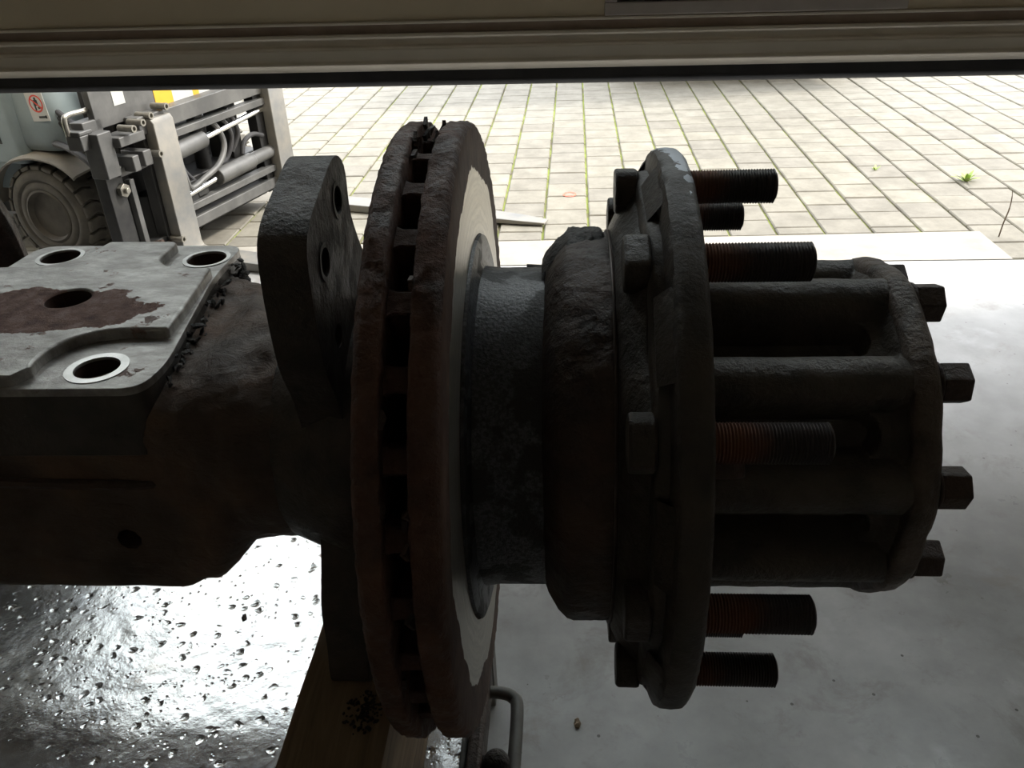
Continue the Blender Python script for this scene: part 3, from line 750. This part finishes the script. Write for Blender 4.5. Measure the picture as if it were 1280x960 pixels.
bm = bmesh.new(); pr = [(.0745, .1)]+[(.076+.0025*i, .1) for i in range(42)]+[(.1765+.0010*i, .1) for i in range(28)]+[(.2055, .1)]
revolve(bm, pr, 360, rf=barrel, amp=.0006, nsc=50); link('hub_barrel', bm, M['barrel'], hub, angle=60)
def cap(x, r, th):
    return r+(.0012*math.cos(10*(th-BP)) if r > .1 else 0)
bm = bmesh.new(); revolve(bm, [(.2005, .095), (.2008, .1125), (.2022, .1168), (.2050, .1183), (.2100, .1187), (.2150, .1178), (.2180, .1150), (.2195, .110), (.2195, .070), (.2215, .066), (.222, .03)], 240, rf=cap, amp=.0009, nsc=60)
link('end_flange', bm, M['endcap'], hub, angle=45)
bm_ = None
for k in range(10):
    th = BP+2*PI*k/10
    if bm_ is None:
        bm = bmesh.new(); cyl(bm, (.219, 0, 0), (.2215, 0, 0), .0135, n=28); cyl(bm, (.2213, 0, 0), (.2385, 0, 0), .0133, n=6)
        o = bm_ = link('hub_bolt', bm, M['rustdark'], hub, bevel=.0028, seg=3)
    else: o = bm_.copy(); C.objects.link(o); o.parent = hub
    d = TC*math.cos(th)+VC*math.sin(th); o.location = d*.1020; o.rotation_euler = (random.random(), 0, 0)

# ------------------------------------------------------------------ second hub part at the left edge
bd = thing('brake_drum', 'dark rusty round drum standing at the far left behind the axle', 'brake drum', (-.895, .93, BZ), math.radians(18))
def drum(prof, n=96, amp=.0008):
    bm = bmesh.new(); R_ = []
    for x, r_ in prof:
        R_.append([bm.verts.new((x, r_*math.cos(2*PI*k/n), .188+r_*math.sin(2*PI*k/n))) for k in range(n)])
    for a, b in zip(R_, R_[1:]+R_[:1]):
        for k in range(n): bm.faces.new((a[k], a[(k+1) % n], b[(k+1) % n], b[k]))
    return bm
link('drum_shell', drum([(.12, .186), (.135, .188), (.14, .184), (.14, .165), (.13, .160), (-.02, .158), (-.03, .06), (-.05, .06), (-.045, .175), (-.03, .18), (.10, .18)]), M['rustdark'], bd, bevel=.001)
link('drum_hub', drum([(-.04, .065), (.06, .065), (.07, .058), (.07, .03), (-.045, .03)]), M['grime'], bd)

# ------------------------------------------------------------------ forklift
FO = (-1.60, 3.235, 0); fr = math.radians(-16.26)
fk = thing('forklift', 'blue-grey forklift with side-shift carriage and low forks in the yard', 'forklift', FO, fr)
def fbox(name, a, m, parent=None, bev=.003): return link(name, bbox(*a), M[m], parent or fk, bevel=bev)
def forkm(y0, y1):
    bm = bmesh.new()
    # cross sections from the top of the shank, round the heel, to the tapered tip: (outer point, inner point)
    S_ = [((-.040, .603), (-.012, .603)), ((-.052, .585), (0, .585)), ((-.052, .30), (0, .30)), ((-.052, .070), (0, .070)), ((-.045, .032), (.008, .052)), ((-.018, .008), (.03, .044)), ((.05, .004), (.06, .042)), ((.5, .005), (.5, .038)), ((1.0, .006), (1.0, .034)), ((1.22, .007), (1.22, .024)), ((1.33, .008), (1.33, .018))]
    yc = (y0+y1)/2; R_ = []
    for a, b in S_:
        k = 1 if a[0] < 1.01 else (1-.5*((a[0]-1.0)/.33)**1.6)
        h = (y1-y0)/2*k; R_.append([bm.verts.new((p[0], yc+q*h, p[1])) for p, q in ((a, -1), (a, 1), (b, 1), (b, -1))])
    for A, B in zip(R_, R_[1:]):
        for i in range(4): bm.faces.new((A[i], A[(i+1) % 4], B[(i+1) % 4], B[i]))
    bm.faces.new(R_[0]); bm.faces.new(R_[-1][::-1])
    return bm
link('fork', forkm(-.02, .098), M['forksteel'], fk, bevel=.003)
link('fork', forkm(.755, .873), M['forksteel'], fk, bevel=.003)
# fork carriers: black plates behind shanks
fbox('fork_carrier', (-.105, -.053, -.035, .085, .09, .60), 'blacksteel'); fbox('fork_carrier', (-.105, -.053, .700, .80, .09, .64), 'blacksteel')
# bars
fbox('carriage_bar', (-.10, -.035, -.06, .80, .548, .615), 'greysteel'); fbox('carriage_bar', (-.075, -.03, .08, .76, .497, .528), 'greysteel')
fbox('carriage_bar', (-.075, -.03, .08, .76, .185, .215), 'greysteel'); fbox('carriage_bar', (-.10, -.04, .0, .78, .105, .152), 'greysteel')
fbox('carriage_plate', (-.13, -.10, -.20, .66, .60, .78), 'greysteel')
bm = bmesh.new(); cyl(bm, (-.05, .08, .437), (-.05, .30, .447), .036, n=32); hc = link('hydraulic_cylinder', bm, M['greysteel'], fk, bevel=.004)
bm = bmesh.new(); cyl(bm, (-.05, .29, .447), (-.05, .76, .478), .0135, n=24); link('chrome_rod', bm, M['chrome'], hc)
bm = bmesh.new(); cyl(bm, (-.05, .34, .268), (-.05, .60, .274), .036, n=32); cyl(bm, (-.05, .58, .274), (-.05, .76, .278), .030, n=32); hc = link('hydraulic_cylinder', bm, M['greysteel'], fk, bevel=.004)
bm = bmesh.new(); cyl(bm, (-.05, .05, .246), (-.05, .35, .268), .0135, n=24); link('chrome_rod', bm, M['chrome'], hc)
# safety labels on the carriage plate
for a, b, m in ((.13, .235, 'yellow'), (.235, .36, 'white'), (.36, .40, 'yellow'), (.40, .47, 'white')): link('label', bbox(-.0998, -.098, a, b, .605, .70), M[m], fk, smooth=False)
link('label', bbox(-.0998, -.098, -.09, -.03, .665, .72), M['white'], fk, smooth=False)
# mast
for y in (.16, .60): fbox('mast_upright', (-.27, -.14, y, y+.075, .06, 1.9), 'blacksteel')
fbox('mast_crossbar', (-.26, -.20, .235, .60, .62, .72), 'blacksteel'); fbox('mast_crossbar', (-.26, -.20, .235, .60, .08, .16), 'blacksteel')
bm = bmesh.new(); cyl(bm, (-.19, .44, .08), (-.19, .44, 1.5), .035); link('lift_cylinder', bm, M['blacksteel'], fk)
# stepped clamps at the near end of the carriage
bm = bmesh.new()
box(bm, -.12, -.02, -.19, -.055, .535, .572); box(bm, -.16, -.10, -.265, -.17, .545, .640); box(bm, -.16, -.09, -.30, -.235, .60, .615); box(bm, -.16, -.09, -.30, -.25, .545, .60)
box(bm, -.13, -.05, -.26, -.19, .43, .60); box(bm, -.12, -.01, -.10, -.055, .44, .50); box(bm, -.12, -.01, -.16, -.125, .435, .495); box(bm, -.12, -.06, -.19, -.04, .42, .46)
link('clamp_bracket', bm, M['greysteel'], fk, bevel=.004)
bm = bmesh.new(); box(bm, -.13, -.075, -.255, -.17, .10, .46); box(bm, -.11, -.06, -.19, .0, .08, .13); link('side_frame', bm, M['blacksteel'], fk, bevel=.004)
bm = bmesh.new(); box(bm, -.085, -.06, -.155, -.13, .13, .40); link('guide_strip', bm, M['greysteel'], fk, bevel=.002)
bolt0 = None
for (x, y, z) in ((.0, -.135, .595), (-.02, -.06, .60), (-.02, -.01, .615), (-.02, .085, .63), (.006, -.035, .475), (-.0, -.02, .115), (-.02, .745, .60), (-.025, .10, .505)):
    if bolt0 is None:
        bm = bmesh.new(); ringmesh(bm, (0, 0, 0), (1, 0, 0), .008, .014, .012, 20); cyl(bm, (-.06, 0, 0), (.004, 0, 0), .013, n=20); o = bolt0 = link('socket_bolt', bm, M['zinc'], fk)
    else: o = bolt0.copy(); C.objects.link(o); o.parent = fk
    o.location = (x, y, z)
bm = bmesh.new(); cyl(bm, (-.075, -.19, .37), (-.055, -.19, .37), .028, n=6); cyl(bm, (-.055, -.19, .37), (-.04, -.19, .37), .012); link('large_nut', bm, M['zinc'], fk, bevel=.002)
bm = bmesh.new(); tube(bm, [(-.14, -.30, .60), (-.14, -.30, .655), (-.14, -.28, .67), (-.13, -.22, .672), (-.13, -.14, .672)], .010, 10); link('steel_pipe', bm, M['zinc'], fk)
# hoses
for k, pts in enumerate(([(-.04, .12, .40), (-.02, .11, .33), (-.02, .13, .285), (-.02, .22, .30), (-.03, .35, .33), (-.04, .42, .40), (-.06, .40, .49), (-.10, .34, .53)],
                         [(-.06, .44, .52), (-.05, .48, .46), (-.05, .49, .40), (-.06, .45, .33), (-.07, .40, .31)],
                         [(-.06, .50, .53), (-.05, .53, .47), (-.05, .54, .41), (-.07, .50, .34)],
                         [(-.05, .72, .36), (-.06, .66, .38), (-.07, .60, .36), (-.07, .57, .31)],
                         [(-.08, .16, .42), (-.08, .18, .34), (-.07, .22, .28)])):
    bm = bmesh.new(); tube(bm, pts, .011 if k else .013, 10); link('hydraulic_hose', bm, M['rubber'] if k else M['greysteel'], fk)
for k in range(3):
    bm = bmesh.new(); zz = .62-.03*k; tube(bm, [(-.60, -.02, .72+.02*k), (-.36, -.08, .60-.03*k), (-.26, -.10, .585-.02*k), (-.20, -.06, .64-.02*k), (-.17, 0, .76)], .012, 10); link('hydraulic_hose', bm, M['rubber'], fk)
bm = bmesh.new(); tube(bm, [(-.52, -.06, .50), (-.36, -.12, .50), (-.22, -.15, .44), (-.17, -.16, .33), (-.16, -.15, .22)], .014, 10); link('hydraulic_hose', bm, M['rubber'], fk)
bm = bmesh.new(); box(bm, -.30, -.16, -.06, .16, .30, .72); box(bm, -.36, -.14, .0, .8, .05, .28); link('carriage_backing', bm, M['blacksteel'], fk, bevel=.006)
bm = bmesh.new(); box(bm, -.10, -.05, .13, .20, .21, .30); box(bm, -.10, -.05, .20, .27, .22, .27); link('valve_block', bm, M['blacksteel'], fk, bevel=.004)
bm = bmesh.new(); cyl(bm, (-.14, -.17, .09), (-.02, -.10, .12), .03, .022); cyl(bm, (-.09, -.20, .08), (-.05, -.02, .10), .012); link('hinge_pin', bm, M['rustdark'], fk, bevel=.003)
# body
def loft(secs, mat, name, parent, bev=0):
    bm = bmesh.new(); R_ = [[bm.verts.new(p) for p in s_] for s_ in secs]; n = len(secs[0])
    for a, b in zip(R_, R_[1:]):
        for k in range(n): bm.faces.new((a[k], a[(k+1) % n], b[(k+1) % n], b[k]))
    bm.faces.new(R_[0]); bm.faces.new(R_[-1][::-1]); return link(name, bm, mat, parent, bevel=bev, seg=3)
def bsec(z, x1, y0): return [(p[0], p[1], z) for p in roundpoly([(-1.75, y0), (x1, y0), (x1, .86), (-1.75, .86)], [.05, .10, .10, .05], 6)]
loft([bsec(.47, -.415, -.085), bsec(.50, -.395, -.10), bsec(.62, -.385, -.10), bsec(.80, -.44, -.08), bsec(1.0, -.55, -.05), bsec(1.02, -.58, -.02)], M['truckpaint'], 'body_shell', fk, .006)
loft([[(p[0], p[1], z) for p in roundpoly([(-1.0, -.125), (-.60, -.125), (-.60, .0), (-1.0, .0)], .04, 5)] for z in (.42, .44, .80, .82)], M['truckpaint'], 'side_cover', fk, .006)
fbox('step_recess', (-.92, -.70, -.1275, -.124, .50, .64), 'black', None, .001)
fbox('lower_skirt', (-1.75, -.66, -.10, .86, .30, .47), 'truckpaint', None, .01)
fbox('chassis', (-1.7, -.3, .12, .66, .10, .47), 'blacksteel', None, .01)
# overhead guard and seat above the door line
bm = bmesh.new()
for (x, y) in ((-.62, .0), (-.62, .78), (-1.6, .0), (-1.6, .78)): box(bm, x-.025, x+.025, y-.025, y+.025, .98, 2.0)
for x in (-.62, -.8, -.98, -1.16, -1.34, -1.6): box(bm, x-.02, x+.02, -.02, .80, 1.98, 2.02)
link('overhead_guard', bm, M['blacksteel'], fk, bevel=.004)
bm = bmesh.new(); box(bm, -1.4, -.95, .15, .63, 1.0, 1.12); box(bm, -1.5, -1.38, .15, .63, 1.1, 1.55); link('seat', bm, M['rubber'], fk, bevel=.03, seg=3)
# fender: flared arch over the front wheel
WX, WZ, WR = -.565, .205, .215
bm = bmesh.new(); rws = []
for k in range(25):
    t = k/24; a = math.radians(172-(172-38)*t); rr_ = .252; x = WX+rr_*math.cos(a)*1.08; z = WZ+rr_*math.sin(a)
    if t > .72: z += (t-.72)*.10; 
    wob = .018*math.sin(max(0, (t-.55))*7) if t > .55 else 0
    rws.append([bm.verts.new((x, y, z+dz)) for y, dz in ((-.15, -.004+wob*.4), (-.13, .004), (-.02, .014), (.10, .012), (.10, .004), (-.02, .006), (-.13, -.005), (-.148, -.012+wob*.4))])
for a, b in zip(rws, rws[1:]):
    for k in range(8): bm.faces.new((a[k], a[(k+1) % 8], b[(k+1) % 8], b[k]))
bm.faces.new(rws[0]); bm.faces.new(rws[-1][::-1]); link('fender', bm, M['fender'], fk)
# wheels
def wheel(cx, cy, cz, R, W, out):
    """outer face at y=cy, tyre goes inboard"""
    s = out
    def lathe(prof, n=72, lug=0):
        bm = bmesh.new(); R_ = []
        for j, (y, r_) in enumerate(prof):
            row = []
            for k in range(n):
                a = 2*PI*k/n; rr_ = r_
                row.append(bm.verts.new((rr_*math.cos(a), y*-s, rr_*math.sin(a))))
            R_.append(row)
        for a, b in zip(R_, R_[1:]):
            for k in range(n): bm.faces.new((a[k], a[(k+1) % n], b[(k+1) % n], b[k]))
        bm.faces.new(R_[0]); bm.faces.new(R_[-1][::-1]); return bm
    t = link('wheel', lathe([(.05, R*.50), (.004, R*.52), (.0, R*.56), (.003, R*.66), (.008, R*.69), (.0, R*.73), (-.002, R*.80), (.004, R*.86), (.014, R*.915), (.02, R*.93), (W-.02, R*.93), (W, R*.85), (W, R*.5)]), M['tyre'], fk, loc=(cx, cy, cz))
    # tread blocks
    tb = None
    for k in range(22):
        for side in (0, 1):
            if tb is None or side == 1 and tb1 is None:
                bm = bmesh.new(); y0, y1 = (.006, W*.53) if side == 0 else (W*.47, W-.006)
                P = []
                for rr_ in (R*.92, R*.985, R):
                    sh = 1 if rr_ < R*.99 else .93
                    P.append([bm.verts.new((rr_*math.sin(a*sh), -s*(y if rr_ < R*.99 or not yy_edge else y+.008*(1 if side == 0 else -1)), rr_*math.cos(a*sh))) for a, y, yy_edge in
                              ((-.115, y0, 1), (.115, y0, 1), (.075, (y0+y1)/2, 0), (.16, y1, 0), (-.07, y1, 0), (-.155, (y0+y1)/2, 0))])
                for A, B in zip(P, P[1:]):
                    for i in range(6): bm.faces.new((A[i], A[(i+1) % 6], B[(i+1) % 6], B[i]))
                bm.faces.new(P[-1]); bm.faces.new(P[0][::-1])
                o = link('tread_block', bm, M['tyre'], t, smooth=False, bevel=.003, seg=1)
                if side == 0: tb = o; tb1 = None
                else: tb1 = o
            else:
                o = (tb if side == 0 else tb1).copy(); C.objects.link(o); o.parent = t
            o.rotation_euler = (0, 2*PI*(k+.5*side)/22, 0)
    link('rim', lathe([(.075, .02), (.075, R*.30), (.05, R*.36), (.035, R*.40), (.02, R*.44), (-.002, R*.49), (.0, R*.53), (.02, R*.535)]), M['rim'], t)
    ln = None
    for k in range(5):
        a = 2*PI*k/5+.6
        if ln is None:
            bm = bmesh.new(); cyl(bm, (0, -s*.078, 0), (0, -s*.055, 0), .011, n=6); o = ln = link('lug_nut', bm, M['zinc'], t)
        else: o = ln.copy(); C.objects.link(o); o.parent = t
        o.location = (R*.27*math.cos(a), 0, R*.27*math.sin(a))
    return t
wheel(WX, -.135, WZ, WR, .20, -1)
wheel(WX+.10, .90, WZ, WR, .20, 1)
wheel(-1.45, -.09, .18, .18, .15, -1)
wheel(-1.45, .85, .18, .18, .15, 1)
# warning sticker: no-riders pictogram on the flared body side
cx, cz = -.475, .66
st = link('warning_sticker', bbox(-.045, .045, -.001, .001, -.06, .06), M['white'], fk, loc=(-.475, -.1015, .655), smooth=False)
st.rotation_euler = (0, math.radians(-4), 0)
bm = bmesh.new(); ringmesh(bm, (0, -.0016, .008), (0, 1, 0), .028, .034, .0006, 32); box(bm, -.031, .031, -.0016, -.0010, -.003, .003, Matrix.Translation((0, 0, .008)) @ Matrix.Rotation(math.radians(40), 4, 'Y')); link('red_sign', bm, M['red'], st, smooth=False)
bm = bmesh.new(); box(bm, -.013, .010, -.0014, -.001, .0, .022); box(bm, -.012, -.004, -.0014, -.001, -.018, .0); box(bm, .004, .016, -.0014, -.001, -.012, -.004); box(bm, -.004, .006, -.0014, -.001, .022, .032); box(bm, -.008, .03, -.0014, -.001, -.048, -.040); box(bm, .026, .034, -.0014, -.001, -.05, -.038); link('pictogram', bm, M['black'], st, smooth=False)

# ------------------------------------------------------------------ parked van beyond the door edge (casts the shadow seen on the paving)
vn = thing('parked_van', 'pale van parked in the yard behind the door, only its shadow in view', 'van', (1.3, 6.64, 0))
P = [(0, .42), (0, 1.75), (.15, 2.0), (3.4, 2.0), (4.0, 1.3), (4.8, 1.15), (4.95, .8), (4.95, .4)]
loft([[(x, y, z) for y, z in P] for x in (-1.0, -.97, .97, 1.0)], M['van'], 'van_body', vn, .05)
link('rear_window', bbox(-.75, .75, -.012, .02, 1.15, 1.65), M['rubber'], vn, bevel=.01); link('bumper', bbox(-.98, .98, -.08, .1, .36, .55), M['rubber'], vn, bevel=.02)
for x in (-.93, .75):
    for y in (.95, 4.0):
        bm = bmesh.new(); cyl(bm, (0, 0, 0), (.2, 0, 0), .34, n=32); link('wheel', bm, M['rubber'], vn, bevel=.03, loc=(x, y, .34))

# ------------------------------------------------------------------ small things
bm = bmesh.new(); ringmesh(bm, (0, 0, 0), (0, 0, 1), .023, .034, .001, 28)
for vv in bm.verts: vv.co.y *= 1.15; vv.co += noise.noise_vector(vv.co*50)*.002*Vector((1, 1, 0)).length*.5; 
for vv in bm.verts: vv.co.z = max(0, min(.001, vv.co.z))
tag(link('paint_ring', bm, M['redpaint'], loc=(.012, 4.08, .0015), smooth=False), 'small red painted ring mark on a paver beyond the hub', 'paint mark')
def weed(name, loc, n, h, label, cat='weed', mat='leaf'):
    bm = bmesh.new()
    for k in range(n):
        a = random.uniform(0, 2*PI); l = h*random.uniform(.5, 1.1); sp = random.uniform(.5, 1.3); w_ = h*.09; d = Vector((math.cos(a), math.sin(a), 0)); s_ = Vector((-d.y, d.x, 0)); prev = None
        for i in range(6):
            t = i/5; c = d*(l*sp*t)+Vector((0, 0, l*(t-.45*t*t*sp))); ww = w_*(.35+math.sin(PI*min(.98, t+.05)))*.8
            cur = (bm.verts.new(c-s_*ww), bm.verts.new(c+Vector((0, 0, -ww*.3))), bm.verts.new(c+s_*ww))
            if prev:
                bm.faces.new((prev[0], prev[1], cur[1], cur[0])); bm.faces.new((prev[1], prev[2], cur[2], cur[1]))
            prev = cur
    return tag(link(name, bm, M[mat], loc=loc), label, cat)
weed('weed', (1.97, 4.18, -.006), 16, .085, 'leafy yellow-green weed rosette growing in a mossy paver joint')
weed('weed', (1.60, 4.40, -.006), 8, .045, 'small dry sprout in the paving joint left of the green weed')
weed('weed', (1.99, 3.46, -.006), 9, .035, 'low green sprout by the threshold corner at the right edge')
weed('weed', (2.45, 4.45, -.006), 6, .03, 'tiny sprout in the joint at the far right of the paving')
bm = bmesh.new(); tube(bm, [(0, 0, 0), (.004, 0, .06), (.012, 0, .12), (.010, 0, .17), (.004, 0, .20)], [.0028, .0028, .0022, .0015], 6); tag(link('grass_stem', bm, M['stem'], loc=(1.795, 3.41, .0)), 'thin dark upright stalk beside the threshold at the right', 'stalk')
def flake(name, loc, s, mat, label, cat):
    bm = bmesh.new(); bmesh.ops.create_icosphere(bm, subdivisions=2, radius=1)
    for vv in bm.verts: vv.co = Vector((vv.co.x*s[0], vv.co.y*s[1], vv.co.z*s[2]+s[2]*.8))+noise.noise_vector(vv.co*1.7)*s[1]*.45
    for vv in bm.verts: vv.co.z = max(0, vv.co.z)
    return tag(link(name, bm, M[mat], loc=loc), label, cat)
flake('dry_leaf', (.016, .992, 0), (.006, .011, .004), 'tan', 'small curled brown scrap on the concrete floor below the hub', 'scrap')
flake('rust_chip', (-.338, .6085, BZ), (.0025, .004, .0015), 'rustdark', 'tiny dark rust chip on the bright pitted bench top', 'rust chip')
flake('pebble', (2.02, 3.26, .0), (.01, .012, .006), 'tan', 'small brown stone at the end of the threshold on the right', 'stone')
